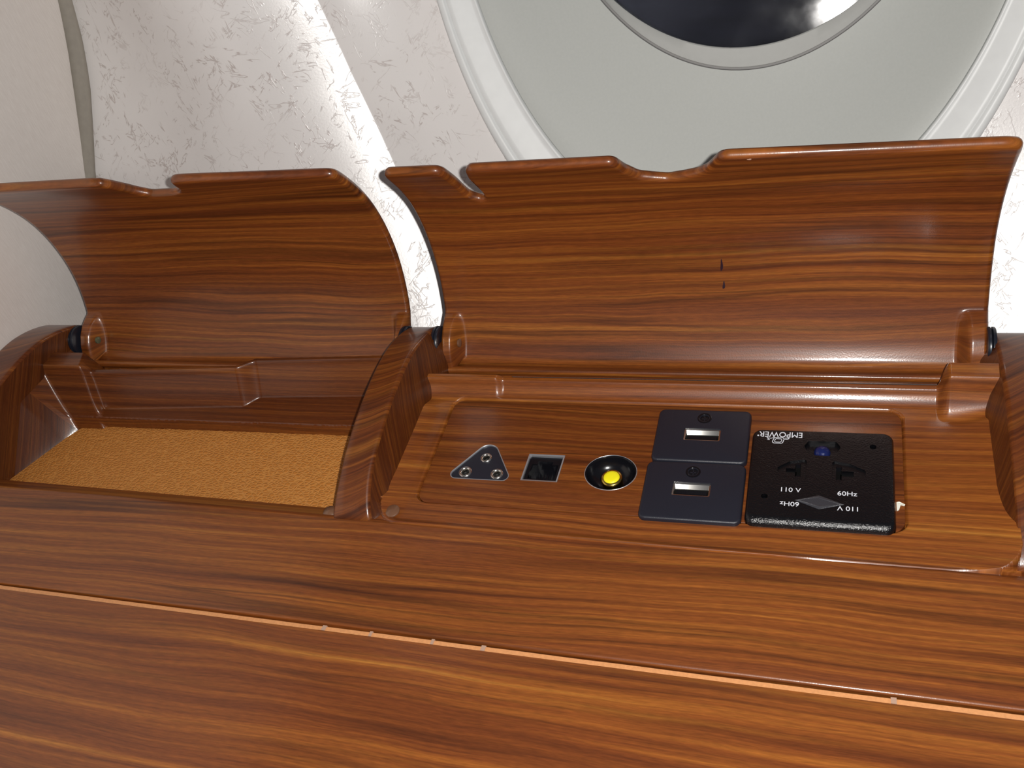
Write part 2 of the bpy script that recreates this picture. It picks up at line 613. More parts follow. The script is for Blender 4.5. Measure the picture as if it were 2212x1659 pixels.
tag(wall, 'off-white vinyl cabin side wall with embossed straw marks and a vertical crease, around the window', kind='structure')
# subtle seam shadow line of the wall is geometric: the crease itself

# partition on the left
XP = -368.0
v, f, uvs = [], [], []
zz = frange(-120, 320, 45)
th = 9.0
for z in zz:
    e = part_edge(z)
    row = [(XP, -330), (XP, e - 1.2), (XP - 0.35, e - 0.35), (XP - 1.2, e), (XP - th, e), (XP - th, -330)]
    v += [(a, b_, z) for a, b_ in row]
n = 6
for j in range(len(zz) - 1):
    for i in range(n):
        k = (i + 1) % n
        f.append((j * n + i, j * n + k, (j + 1) * n + k, (j + 1) * n + i))
f.append(tuple(range(n))[::-1]); f.append(tuple((len(zz) - 1) * n + i for i in range(n)))
pt = link('wall_left', mesh('wall_left', v, f), 'partition', auto=35)
tag(pt, 'cream fabric-covered partition at the far left, meeting the side wall', kind='structure')
# grey strip in the gap between partition and wall
v, f = [], []
for z in zz:
    e = part_edge(z)
    wg = interp(z, [(0, -1.5), (52, 0.0), (93, 4.4), (113, 3.8), (134, 2.2), (320, 1.0)])
    v += [(XP - 8.5, e + 0.6, z), (XP + wg, e + 3.2, z), (XP + wg, e + 12, z), (XP - 8.5, e + 6, z)]
for j in range(len(zz) - 1):
    for i in range(4):
        k = (i + 1) % 4
        f.append((j * 4 + i, j * 4 + k, (j + 1) * 4 + k, (j + 1) * 4 + i))
f.append((3, 2, 1, 0)); f.append(tuple((len(zz) - 1) * 4 + i for i in range(4)))
tr = link('trim_1', mesh('trim_1', v, f), 'gap_grey')
tag(tr, 'grey recessed strip in the joint between the cream partition and the side wall', kind='structure')

# window ----------------------------------------------------------
win = empty('window_1', Vector(to_wall(WC[0], 10)) * MM, 'oval cabin window with pale surround, grey reveal and dark night pane', None)
tag(win, kind='structure')
NW = 160
def oval(cx, cu, a, b_, p=2.0):
    out = []
    for k in range(NW):
        t = 2 * math.pi * k / NW
        c, s_ = math.cos(t), math.sin(t)
        out.append((cx + a * math.copysign(abs(c) ** (2 / p), c), cu + b_ * math.copysign(abs(s_) ** (2 / p), s_)))
    return out
def oval_loft(name, rings, mat, cap=False, auto=35, tilt=0.0):
    v, f = [], []
    for (cx, cu, a, b_, d) in rings:
        v += [to_wall(x, u, d - (x - cx) * tilt) for x, u in oval(cx, cu, a, b_)]
    for k in range(len(rings) - 1):
        for i in range(NW):
            j = (i + 1) % NW
            f.append((k * NW + i, k * NW + j, (k + 1) * NW + j, (k + 1) * NW + i))
    if cap:
        f.append(tuple((len(rings) - 1) * NW + i for i in range(NW)))
    me = mesh(name, v, f)
    return link(name, me, mat, win, auto=auto)
O = (-21.6, 181.9, 139.2, 208.8)
I = (-19.4, 190.7, 125.6, 188.4)
def mixo(t, d, da=0):
    return (lerp(O[0], I[0], t), lerp(O[1], I[1], t), lerp(O[2], I[2], t) + da, lerp(O[3], I[3], t) + da, d)
oval_loft('window_surround', [mixo(-0.02, -3), mixo(0.0, 0.6), mixo(0.03, 1.7), mixo(0.09, 2.4), mixo(0.17, 2.5), mixo(0.22, 2.1), mixo(0.25, 1.3), mixo(0.28, 1.5),
                             mixo(0.33, 1.8), mixo(0.40, 1.4), mixo(0.60, 0.2), mixo(0.82, -1.6), mixo(0.90, -2.2), mixo(0.93, -1.9), mixo(0.965, -1.9), mixo(0.99, -2.5), mixo(1.0, -4.5)], 'bezel', auto=60)
G = (-13.65, 203.7, 96.03, 115.2)      # pane outline on its own plane, 20 mm deeper
H = (-9.9, 195.3, 85.06, 102.1)
def mixr(t, d):
    A, B = I, (-13.0, 219.5, 100.0, 141.0)
    return (lerp(A[0], B[0], t), lerp(A[1], B[1], t), lerp(A[2], B[2], t), lerp(A[3], B[3], t), d)
oval_loft('reveal', [mixr(0, -4.0), mixr(0.01, -2.9), mixr(0.05, -3.2), mixr(0.15, -4.6), mixr(0.3, -7.2), mixr(0.5, -10.8), mixr(0.75, -14.8), mixr(0.93, -17.0), mixr(1.0, -17.6)], 'reveal', auto=60)
rr_ = mixr(1.0, 0)
oval_loft('groove', [rr_[:4] + (-17.6,), (rr_[0], rr_[1], rr_[2] - 0.4, rr_[3] - 0.4, -18.6), (rr_[0], rr_[1] + 0.1, rr_[2] - 1.1, rr_[3] - 1.1, -18.6)], 'groove')
oval_loft('pane_retainer', [(rr_[0], rr_[1] + 0.1, rr_[2] - 1.1, rr_[3] - 1.1, -18.6), (rr_[0], rr_[1] + 0.1, rr_[2] - 1.4, rr_[3] - 1.4, -18.0),
                            (lerp(rr_[0], G[0], .5), lerp(rr_[1], G[1], .5), lerp(rr_[2], G[2], .5), lerp(rr_[3], G[3], .5), -19.0),
                            (G[0], G[1], G[2] + 0.5, G[3] + 0.5, -20.0), (G[0], G[1], G[2], G[3], -20.6), (G[0], G[1], G[2], G[3], -30)], 'reveal_in')
pane = oval_loft('pane', [(G[0], G[1], G[2] + .2, G[3] + .2, -25.5), (G[0], G[1], G[2] + .2, G[3] + .2, -23.5), (G[0], G[1], 0.1, 0.1, -23.5)], 'glass', auto=30, tilt=0.021)
oval_loft('outer_pane', [(G[0], G[1], G[2] + 4, G[3] + 4, -36), (G[0], G[1], G[2] + 4, G[3] + 4, -34), (G[0], G[1], 0.1, 0.1, -34)], 'outer_pane', auto=30, tilt=0.021)
oval_loft('window_back', [(G[0], G[1], G[2] + 30, G[3] + 40, -22), (G[0], G[1], G[2] + 30, G[3] + 40, -45), (G[0], G[1], 0.1, 0.1, -45)], 'hull')
# two fine scratches on the pane
def decal(name, c, du, dv, mat, parent, nrm_pts=None):
    pass

# ================================================================== CONSOLE
def lip_y(x):
    return -55.0 - 0.0175 * (x + 157)
def gap_y(x):
    return -103.4 - 0.0113 * (x + 60)
# ---- ledge
XA, XB = -378.0, 190.0
v, f, uvs = [], [], []
xs = frange(XA, XB, 60)
for x in xs:
    ly, g = lip_y(x), gap_y(x)
    g += 0.0
    sec = [(ly + 9, -30), (ly + 9, -6.0), (ly + 4.2, -3.2), (ly + 0.6, 0.9), (ly + 0.2, 1.15), (ly - 0.5, 1.4), (ly - 1.6, 1.5), (g + 8, 1.5), (g + 1.2, 1.5), (g + 0.8, 1.42), (g + 0.45, 1.25), (g + 0.2, 0.95), (g + 0.05, 0.5), (g, -0.5), (g, -30)]
    for y, z in sec:
        v.append((x, y, z)); uvs.append((x * MM, (y - (z if y > -90 else -z) * 0.8) * MM))
n = len(sec)
for i in range(len(xs) - 1):
    for k in range(n):
        q = (k + 1) % n
        f.append((i * n + k, i * n + q, (i + 1) * n + q, (i + 1) * n + k))
f.append(tuple(range(n))[::-1]); f.append(tuple((len(xs) - 1) * n + k for k in range(n)))
ledge = link('console_ledge', mesh('console_ledge', v, f, uvs), 'ledge', auto=50)
tag(ledge, 'polished striped wood ledge running in front of both open compartments', 'ledge')

# ---- table in front, with pale raw edge band
table = empty('side_table', Vector((-60, -180, -28)) * MM, 'orange-brown wood table leaf in the foreground with a pale chipped edge band', 'table')
v, f, uvs = [], [], []
for x in xs:
    g = gap_y(x) - 0.75
    sec = [(g - 2.3, 1.35), (g - 2.3, -25), (-330, -25), (-330, 1.35), ]
    sec = [(g - 1.9, -25), (g - 1.9, 1.2), (g - 2.2, 1.3), (-200, 1.4), (-330, 1.4), (-330, -25)]
    for y, z in sec:
        v.append((x, y, z)); uvs.append(((x * 1.0 + y * 0.05) * MM, (y + x * 0.02 - z) * MM))
n = len(sec)
for i in range(len(xs) - 1):
    for k in range(n):
        q = (k + 1) % n
        f.append((i * n + k, i * n + q, (i + 1) * n + q, (i + 1) * n + k)[::-1])
f.append(tuple(range(n))); f.append(tuple((len(xs) - 1) * n + k for k in range(n))[::-1])
link('table_top', mesh('table_top', v, f, uvs), 'table', table, auto=40)
joints = [XA, -142.0, -123.5, -100.0, -81.5, 46.2, XB]
for a, b_ in zip(joints, joints[1:]):
    v, f = [], []
    xx = frange(a + 0.25, b_ - 0.25, 24)
    for x in xx:
        g = gap_y(x) - 0.75
        j = 0.10 * noise.noise(Vector((x * 0.05, 3.1, 0)))
        for y, z in [(g + 0.05 + j, -20), (g + 0.05 + j, 0.62), (g - 0.15 + j, 0.8), (g - 1.9, 1.12), (g - 1.9, -20)]:
            v.append((x, y, z))
    n = 5
    for i in range(len(xx) - 1):
        for k in range(n):
            q = (k + 1) % n
            f.append((i * n + k, i * n + q, (i + 1) * n + q, (i + 1) * n + k))
    f.append(tuple(range(n))[::-1]); f.append(tuple((len(xx) - 1) * n + k for k in range(n)))
    me = mesh('edge_band', v, f)
    bm = bmesh.new(); bm.from_mesh(me); bmesh.ops.recalc_face_normals(bm, faces=bm.faces); bm.to_mesh(me); bm.free()
    link('edge_band', me, 'edge', table, auto=20)
for x in joints[1:-1]:
    g = gap_y(x) - 0.75
    w_ = 0.55 if x in (-123.5, -100.0) else 0.8
    v = [(x - w_, g + .35, -1.6), (x + w_, g + .35, -1.6), (x + w_, g + .35, .9), (x - w_, g + .35, .9), (x - w_, g - 1.85, -1.6), (x + w_, g - 1.85, -1.6), (x + w_, g - 1.85, 1.3), (x - w_, g - 1.85, 1.3)]
    f = [(0, 1, 2, 3), (3, 2, 6, 7), (4, 7, 6, 5), (0, 3, 7, 4), (1, 5, 6, 2), (0, 4, 5, 1)]
    link('edge_joint', mesh('edge_joint', v, f), 'nick', table, smooth=False)

# ---- ribs ---------------------------------------------------------
PROF = [(-57.5, -22), (-57.3, -6), (-56.6, 1.0), (-54.2, 4.2), (-50, 7.2), (-44, 10.6), (-36, 14.2), (-26, 17.2), (-15, 19.6), (-2, 21.4), (11, 22.0), (22, 21.2), (32, 18.8), (41, 15.2), (47.5, 11.2), (51.5, 6.0), (52.8, 0), (53, -28)]
def rib(x0f, x1f, zs_, label, draft0=0.0, draft1=0.0, r=1.6, base=-28, frontw=0.0):
    """arched divider: x0f/x1f give the left/right face x for a y; profile scaled in z"""
    top = [(p.x, p.y * zs_ if p.y > 0 else p.y) for p in catmull([(a, b_, 0) for a, b_ in PROF], 5)]
    N_ = len(top)
    arc = [0]
    for a, b_ in zip(top, top[1:]):
        arc.append(arc[-1] + math.dist(a, b_))
    v, f, uvs, mi = [], [], [], []
    # cross-section per profile point: left face bottom ... rounded corners ... right
    prev = None
    for k, (y, z) in enumerate(top):
        a = top[max(k - 1, 0)]; c = top[min(k + 1, N_ - 1)]
        ty, tz = c[0] - a[0], c[1] - a[1]
        l = math.hypot(ty, tz); ty /= l; tz /= l
        ny_, nz_ = -tz, ty                     # outward normal
        x0, x1 = x0f(y), x1f(y)
        if frontw and y < -38:
            e = ((-38 - y) / 18.0) ** 2
            x0 -= frontw * 0.35 * e; x1 += frontw * e
        row = []
        for t in range(5):
            an = math.pi / 2 * t / 4
            row.append((x0 + r * (1 - math.sin(an)), -r * (1 - math.cos(an))))
        row = [(x0 + r - r * math.cos(math.pi / 2 * t / 4), -r + r * math.sin(math.pi / 2 * t / 4)) for t in range(5)]
        row += [(x, 0) for x in frange(x0 + r, x1 - r, 5)[1:-1]]
        row += [(x1 - r + r * math.sin(math.pi / 2 * t / 4), -r + r * math.cos(math.pi / 2 * t / 4)) for t in range(5)]
        for (x, d) in row:
            yy, zz_ = y + ny_ * d, z + nz_ * d
            v.append((x, yy, zz_))
            uvs.append(((x + arc[k] * 0.10) * MM, (arc[k] - 0.22 * (x - x0) - 0.02 * (x - x0) ** 2) * MM))
    n = len(row)
    for k in range(N_ - 1):
        for i in range(n - 1):
            f.append((k * n + i, k * n + i + 1, (k + 1) * n + i + 1, (k + 1) * n + i)); mi.append(0)
    # side faces: fan strips from the top edge towards the base line
    for side in (0, 1):
        b0 = len(v)
        ei = 0 if side == 0 else n - 1
        M_ = 6
        for k in range(N_):
            x, y, z = v[k * n + ei]
            for t in range(M_ + 1):
                s_ = t / M_
                zz_ = z + (base - z) * s_
                yy = lerp(y, y * 0.96, s_)
                hz = max(0, z - zz_)
                dr = (-draft0 if side == 0 else draft1) * min(1.0, max(0.0, (18 - zz_) / 18.0)) if z > -1 else 0
                dr0 = (-draft0 if side == 0 else draft1) * min(1.0, max(0.0, (18 - z) / 18.0)) * 0
                v.append((x + dr * (1 if s_ > 0 else 0) + (0 if s_ > 0 else 0), yy, zz_))
                uvs.append(((yy + zz_) * 0.707 * MM, (yy - zz_) * 0.707 * MM + 0.3))
        for k in range(N_ - 1):
            for t in range(M_):
                q = (b0 + k * (M_ + 1) + t, b0 + k * (M_ + 1) + t + 1, b0 + (k + 1) * (M_ + 1) + t + 1, b0 + (k + 1) * (M_ + 1) + t)
                f.append(q if side == 1 else q[::-1]); mi.append(1)
    me = mesh('arched_divider', v, f, uvs, mi)
    bm = bmesh.new(); bm.from_mesh(me)
    bmesh.ops.remove_doubles(bm, verts=bm.verts, dist=1e-6)
    bmesh.ops.recalc_face_normals(bm, faces=bm.faces)
    bm.to_mesh(me); bm.free()
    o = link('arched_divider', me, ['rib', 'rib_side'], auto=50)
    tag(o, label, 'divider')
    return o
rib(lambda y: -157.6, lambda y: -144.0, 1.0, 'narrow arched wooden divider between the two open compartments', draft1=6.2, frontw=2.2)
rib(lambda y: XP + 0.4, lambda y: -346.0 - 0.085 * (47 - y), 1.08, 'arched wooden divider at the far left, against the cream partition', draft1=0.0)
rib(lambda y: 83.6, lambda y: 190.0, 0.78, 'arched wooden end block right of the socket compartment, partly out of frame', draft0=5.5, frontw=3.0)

# ---- socket compartment (right) -----------------------------------
comp = empty('socket_compartment', Vector((-30, 0, -12)) * MM, 'open wooden compartment holding the sockets, with its wide curved lid raised', 'compartment')
def tray_z(x, y):
    z = 0.7
    fade = 1 - sm((y - 4) / 9)
    if x < -128.5:
        z += 2.5 * ((-128.5 - x) / 10.0) ** 2 * fade
    if x > 58:
        z += 3.8 * ((x - 58) / 20.0) ** 2.2 * fade
    # back wall
    def riser(y0, y1, h, yback):
        if y < y0: return 0
        if y < y1:
            t = (y - y0) / (y1 - y0)
            return h * (t ** 1.7 if t < 0.75 else lerp(t ** 1.7, sm(t), (t - .75) / .25))
        return h
    post_l = sm((-106 - x) / 3.5)
    post_r = sm((x - 63.5) / 4.0)
    bw = riser(13.6, 19.5, 5.2, 0)
    if y > 21: bw -= min(14, (y - 21) ** 1.3 * 0.9)
    pl = riser(11.5, 18.5, 7.4, 0)
    if y > 20: pl -= min(14, (y - 20) ** 1.3 * 0.8)
    pr = riser(6.8, 17.5, 14.0, 0)
    if y > 24: pr -= min(20, (y - 24) ** 1.3)
    bz = bw
    bz = lerp(bz, pl, post_l)
    bz = lerp(bz, pr, post_r)
    z += bz
    # front rim bead, dropping on to the ledge
    ly = lip_y(x) - 0.9
    # rounded front corners
    cr = 9.0
    xl, xr = -140.0, 84.6
    dxc = max(0, (xl + cr) - x, x - (xr - cr))
    lyc = ly + (cr - math.sqrt(max(0, cr * cr - min(cr, dxc) ** 2)))
    t = (lyc + 3.2 - y) / 3.2
    if t > 0:
        z = max(z, lerp(z, 2.35, sm(t) if t < 1 else 1))
    over = lyc - y
    if over > -0.9:
        z = min(z, 2.35 - (1 - math.sqrt(max(0, 1 - ((over + 0.9) / 1.2) ** 2)) if over < 0.3 else 1.0) * 1.2)
        if over > 0.3: z = 1.0 - 0.3
    d = sd_rrect(x, y, -127.6, 51.8, -44.6, 12.9, 5.5)
    if d < 0.35:
        z = lerp(z, -3.3 if d > -3.5 else -9.6, sm((0.35 - d) / 0.5))
    return z
xs = frange(-143.0, 84.5, 480)
ys = sorted(set(frange(-58.6, -43.0, 60) + frange(-43.0, 8.0, 90) + frange(8.0, 34.0, 90)))
heightfield('tray', xs, ys, tray_z, 'tray', comp, lambda x, y, z: (x * MM, (y + 0.8 * z) * MM), skirt=-13)
pcuts = []
jack_loop = rpoly([(-118.0, -31.2), (-92.4, -31.2), (-100.8, -12.6), (-108.6, -12.6)], [3.5, 3.2, 4.0, 4.0], 8)
jack_loop = rpoly([(-119.6, -31.4), (-90.6, -31.4), (-104.4, -8.6)], [2.7, 2.5, 4.6], 10)
sq_loop = [(-87.4, -30.5), (-72.5, -30.5), (-72.1, -16.7), (-87.0, -16.7)]
RC = (-52.6, -24.2)
rd_loop = circle(RC[0], RC[1], 10.2, 56, 8.9)
plate('socket_panel', rrect(-127.2, 51.4, -44.2, 12.5, 5.2, 8), -3.2, 0.0, 0.25, 'panel', comp, uv=True,
      cuts=[(jack_loop, -6, 3), (sq_loop, -6, 3), (rd_loop, -6, 3)])
tag(lathe('screw_plug', [(3.0, 0), (3.0, 0.5), (2.6, 0.8), (0.01, 1.0)], (-134.3, -51.0, 1.5), 'pin_brown', comp), 'small round brown plug in the front left corner of the tray')

# ---- storage bin (left) --------------------------------------------
binc = empty('storage_compartment', Vector((-255, 0, -30)) * MM, 'open wooden storage compartment lined with tan leather, its curved lid raised, at left', 'compartment')
def leather_edge(y):
    return interp(y, [(-60, -366), (-35, -354.3), (-4.6, -339.1), (4, -333.0)])
def bin_z(x, y):
    z = -20.0
    yr = lerp(4.0, 5.0, (x + 330) / 145) + 0.25 * noise.noise(Vector((x * .6, 0, 5)))
    z = lerp(z, -12.0, sm((y - yr) / 1.0))
    ybs = lerp(10.6, 15.5, (x + 320) / 80)
    k = sm((x + 243) / 8.5)
    yb = lerp(ybs, lerp(22.0, 25.0, (x + 236) / 60), k)
    def rise(y0, w_, zb, zt):
        t = (y - y0) / w_
        if t <= 0: return zb
        if t >= 1: return zt
        return lerp(zb, zt, t if t < .85 else lerp(t, sm(t), (t - .85) / .15))
    zt = lerp(6.0, 4.5, k)
    wz = rise(yb, 8.5, -12.0, zt)
    if y > yb + 10: wz -= min(22, (y - yb - 10) * 2.5)
    if y > yb: z = max(z, wz)
    # hinge post in the back left corner
    kp = sm((-320.5 - 0.35 * (y - 10) - x) / 3.5)
    pz = rise(1.5, 15.5, -20, 12.5)
    if y > 26: pz -= min(24, (y - 26) * 2.5)
    z = max(z, lerp(z, max(pz, z), kp)) if y > 1.5 else z
    # left side fillet
    le = leather_edge(y)
    if x < le:
        face = -346.0 - 0.085 * (47 - y)
        wd = max(1.0, le - face)
        t = (le - x) / wd
        b_ = -20 + min(27.0, 2.4 * wd) * min(1.5, t) ** 1.3
        b_ = min(b_, 8.5)
        kk = 4.0 * min(1.0, t * 2)
        if kk > 0:
            hh_ = max(0.0, kk - abs(z - b_)) / kk
            z = max(z, b_) + (hh_ * hh_ * kk * 0.25 if b_ > -19 and z > -19 else 0)
    if x < -347.6 - 0.085 * (47 - y): z = -20.0
    return z
xs = frange(-354.6, -156.9, 380)
ys = sorted(set(frange(-56, 0, 70) + frange(0, 40, 130)))
def bin_uv(x, y, z):
    if x < leather_edge(y) - 0.2 and y < 2:
        return ((y + z) * 0.707 * MM, (y - z) * 0.707 * MM + 0.3)
    return (x * MM, (y + 0.9 * z) * MM)
bn_ = heightfield('bin', xs, ys, bin_z, 'bin', binc, bin_uv, skirt=-27)
bn_.data.materials.append(M['rib_side'])
off_ = Vector(binc.location)
for p in bn_.data.polygons:
    c = (p.center + off_) / MM
    if c.x < leather_edge(c.y) - 0.3 and c.y < 2:
        p.material_index = 1
# leather mat
v, f = [], []
xx, yy = frange(0, 1, 90), frange(-56, 4.4, 40)
for y in yy:
    for t in xx:
        x = lerp(max(leather_edge(y) + 0.3, -346.4 - 0.085 * (47 - y)), -158.0, t)
        y2 = y
        if y == yy[-1]:
            y2 = lerp(4.0, 5.0, (x + 330) / 145) + 0.2 + 0.35 * noise.noise(Vector((x * .9, 1, 5))) + 0.3 * noise.noise(Vector((x * .2, 1, 5)))
        v.append((x, y2, -17.9 - 0.25 * (1 if y == yy[-1] else 0)))
n = len(xx)
for j in range(len(yy) - 1):
    for i in range(n - 1):
        f.append((j * n + i, j * n + i + 1, (j + 1) * n + i + 1, (j + 1) * n + i))
me = mesh('leather_liner', v, f)
bm = bmesh.new(); bm.from_mesh(me)
r_ = bmesh.ops.extrude_face_region(bm, geom=bm.faces[:])
for e_ in r_['geom']:
    if isinstance(e_, bmesh.types.BMVert): e_.co.z -= 2.4 * MM
bmesh.ops.recalc_face_normals(bm, faces=bm.faces)
bm.to_mesh(me); bm.free()
tag(link('leather_liner', me, 'leather', binc, auto=40), 'tan grained leather liner')
lathe('corner_plug', [(3.6, -6), (3.6, -1), (2.6, 0.6), (0.01, 1.2)], (-161.6, -52.4, 0.2), 'pin_brown', binc)

# ---- lids ------------------------------------------------------------
PI_ = [(33.5, -5.2), (32.6, -3.2), (33.2, -1.6), (35.0, -1.5), (36.8, -2.7), (39.2, -3.4), (41.6, -2.6), (43.6, -0.6), (47, 4.0), (51, 11.6), (54.6, 20.0), (57.4, 30.0), (58.7, 40.0), (58.6, 50.0), (57.0, 61.0), (53.5, 72.5), (48.0, 83.0), (41.5, 92.2), (37.0, 97.4), (32.5, 102.0), (29.5, 105.0)]
PC = catmull([(a, b_, 0) for a, b_ in PI_], 8)
PA = [0.0]
for a, b_ in zip(PC, PC[1:]):
    PA.append(PA[-1] + (b_ - a).length)
def prof_at(v_):
    v_ = max(0.0, min(PA[-1], v_))
    lo_, hi = 0, len(PA) - 1
    while hi - lo_ > 1:
        md = (lo_ + hi) // 2
        if PA[md] <= v_: lo_ = md
        else: hi = md
    t = (v_ - PA[lo_]) / max(1e-9, PA[hi] - PA[lo_])
    p = PC[lo_].lerp(PC[hi], t)
    a, b_ = PC[max(lo_ - 1, 0)], PC[min(hi + 1, len(PC) - 1)]
    tg = (b_ - a).normalized()
    return p.x, p.y, tg.x, tg.y
def arc_at_z(z):
    best = 0
    for p, a in zip(PC, PA):
        if p.y <= z: best = a
    return best
ARC_V0 = PA[8 * 2]
QC = [(33.2, -4.0), (34.8, 1.5), (37.2, 6.5), (40.8, 10.8), (45.2, 13.6), (49.4, 14.9), (52.8, 15.6)]
def cheek_pt(v_):
    """front face of the hinge cheek for arc position v_"""
    va, vb = arc_at_z(-2.2), arc_at_z(15.7)
    t = (v_ - va) / (vb - va) * (len(QC) - 1)
    if t <= 0 or t >= len(QC) - 1: return None
    k = int(t)
    a, b_ = QC[k], QC[k + 1]
    return lerp(a[0], b_[0], t - k), lerp(a[1], b_[1], t - k)
def lid(parent, xL, xR, outline, mat, cheekL, cheekR, tone_off=0):
    """outline: top edge as (x, z) left to right, later mapped on the curved shell"""
    TH, RR = 4.2, 1.9
    # columns : bottom x spread, top follows the outline
    pts = [(x, arc_at_z(z) if z < 104 else arc_at_z(z)) for x, z in outline]
    # densify
    dn = []
    for (a, va), (b_, vb) in zip(pts, pts[1:]):
        k = max(1, int(math.hypot(b_ - a, vb - va) / 0.8))
        for t in range(k):
            dn.append((lerp(a, b_, t / k), lerp(va, vb, t / k)))
    dn.append(pts[-1])
    # smooth corners a little
    for _ in range(2):
        dn = [dn[0]] + [((a[0] + 2 * b_[0] + c[0]) / 4, (a[1] + 2 * b_[1] + c[1]) / 4) for a, b_, c in zip(dn, dn[1:], dn[2:])] + [dn[-1]]
    ins = []
    for i, p in enumerate(dn):
        a, b_ = dn[max(i - 2, 0)], dn[min(i + 2, len(dn) - 1)]
        t = Vector((b_[0] - a[0], b_[1] - a[1])).normalized()
        ins.append((p[0] + t.y * 1.75, p[1] - t.x * 1.75))
    dn = ins
    nC = len(dn)
    base_x = []
    x0, x1 = dn[0][0], dn[-1][0]
    for k in range(nC):
        base_x.append(dn[k][0])
    # monotone bottom x
    L_ = [0]
    for a, b_ in zip(dn, dn[1:]):
        L_.append(L_[-1] + max(0.15, b_[0] - a[0]))
    bx = [lerp(xL + RR * 0.85, xR - RR * 0.85, l / L_[-1]) for l in L_]
    vj = PA[-1]
    vrow = [0.0, 0.6, 1.2, 1.8, 2.4, 3.0]
    v_ = 3.6
    vK = arc_at_z(24)
    while v_ < vK:
        vrow.append(v_); v_ += 0.7
    nlow = len(vrow)
    NH = 34
    BV = 60.0
    rows = []
    for k in range(nC):
        tx, tv = dn[k]
        rowp = []
        for v0 in vrow: rowp.append((bx[k], v0))
        for t in range(1, NH + 1):
            s_ = t / NH
            vv = lerp(vK, tv, s_)
            e = sm((vv - BV) / max(1.0, tv - BV)) if tv > BV else 0
            rowp.append((lerp(bx[k], tx, e), vv))
        rows.append(rowp)
    nV = len(rows[0])
    def S(x, v_, d):
        """d depth behind the inner face"""
        py, pz, ty, tz = prof_at(v_)
        ny_, nz_ = tz, -ty            # pointing to the back (away from viewer)
        return (x, py + ny_ * d, pz + nz_ * d)
    def inner(x, v_):
        p = S(x, v_, 0)
        wL = sm((xL + cheekL + 3.2 - x) / 4.6)
        wR = sm((x - (xR - cheekR - 3.2)) / 4.6)
        w_ = max(wL, wR)
        if w_ > 0:
            c = cheek_pt(v_)
            if c:
                return (x, lerp(p[1], c[0], w_), lerp(p[2], c[1], w_))
        return p
    V, F, U = [], [], []
    idx = [[0] * nV for _ in range(nC)]
    idb = [[0] * nV for _ in range(nC)]
    for k in range(nC):
        for j in range(nV):
            x, v_ = rows[k][j]
            idx[k][j] = len(V)
            V.append(inner(x, v_)); U.append((x * MM, v_ * MM + tone_off))
    for k in range(nC):
        for j in range(nV):
            x, v_ = rows[k][j]
            idb[k][j] = len(V)
            V.append(S(x, v_, TH if v_ > 4 else 2.2 + 0.5 * v_)); U.append((x * MM, v_ * MM + tone_off))
    for k in range(nC - 1):
        for j in range(nV - 1):
            F.append((idx[k][j], idx[k + 1][j], idx[k + 1][j + 1], idx[k][j + 1]))
            F.append((idb[k][j], idb[k][j + 1], idb[k + 1][j + 1], idb[k + 1][j]))
    ring = [(k, 0) for k in range(nC)] + [(nC - 1, j) for j in range(1, nV)] + [(k, nV - 1) for k in range(nC - 2, -1, -1)] + [(0, j) for j in range(nV - 2, 0, -1)]
    n = len(ring)
    loops = [[idx[k][j] for k, j in ring]]
    for s_ in range(1, 6):
        an = math.pi * s_ / 6
        lp = []
        for i in range(n):
            k, j = ring[i]
            x, v_ = rows[k][j]
            ka, ja = ring[i - 2]; kb, jb = ring[(i + 2) % n]
            a, b_ = rows[ka][ja], rows[kb][jb]
            t = Vector((b_[0] - a[0], b_[1] - a[1]))
            if t.length > 1e-6: t.normalize()
            o_ = (t.y, -t.x)
            A, B = V[idx[k][j]], V[idb[k][j]]
            w_ = (1 - math.cos(an)) / 2
            h = math.sin(an) * RR
            py, pz, ty, tz = prof_at(v_)
            c = [lerp(A[q], B[q], w_) for q in range(3)]
            c[0] += o_[0] * h
            c[1] += ty * o_[1] * h
            c[2] += tz * o_[1] * h
            lp.append(len(V)); V.append(tuple(c)); U.append(((x + o_[0] * h) * MM, (v_ + o_[1] * h) * MM + tone_off))
        loops.append(lp)
    loops.append([idb[k][j] for k, j in ring])
    for a, b_ in zip(loops, loops[1:]):
        for i in range(n):
            j = (i + 1) % n
            F.append((a[i], b_[i], b_[j], a[j]))
    me = mesh('lid', V, F, U)
    bm = bmesh.new(); bm.from_mesh(me)
    bmesh.ops.recalc_face_normals(bm, faces=bm.faces)
    bm.to_mesh(me); bm.free()
    return link('lid', me, mat, parent)
R_out = [(-141.0, 92.0), (-140.8, 94.6), (-139.6, 96.3), (-137.5, 96.9), (-119.5, 96.6), (-117.3, 96.0), (-115.9, 94.0), (-115.2, 90.0), (-114.7, 86.0), (-114.1, 80.5), (-113.2, 77.4), (-111.4, 75.4), (-108.9, 74.8), (-107.1, 76.4), (-107.2, 80.0),
         (-108.0, 85.0), (-108.3, 90.0), (-106.9, 94.6), (-104.6, 96.4), (-101.5, 96.8), (-50.5, 96.1), (-48.4, 94.6), (-46.3, 89.6), (-42.5, 85.4), (-38.0, 83.5), (-32.5, 82.8), (-26.0, 83.0), (-21.5, 84.6), (-17.6, 87.4), (-14.5, 91.6),
         (-12.4, 94.6), (-9.5, 95.8), (10.9, 95.6), (40.3, 95.0), (78.7, 93.9), (81.6, 93.5), (83.3, 92.2), (83.7, 90.0)]
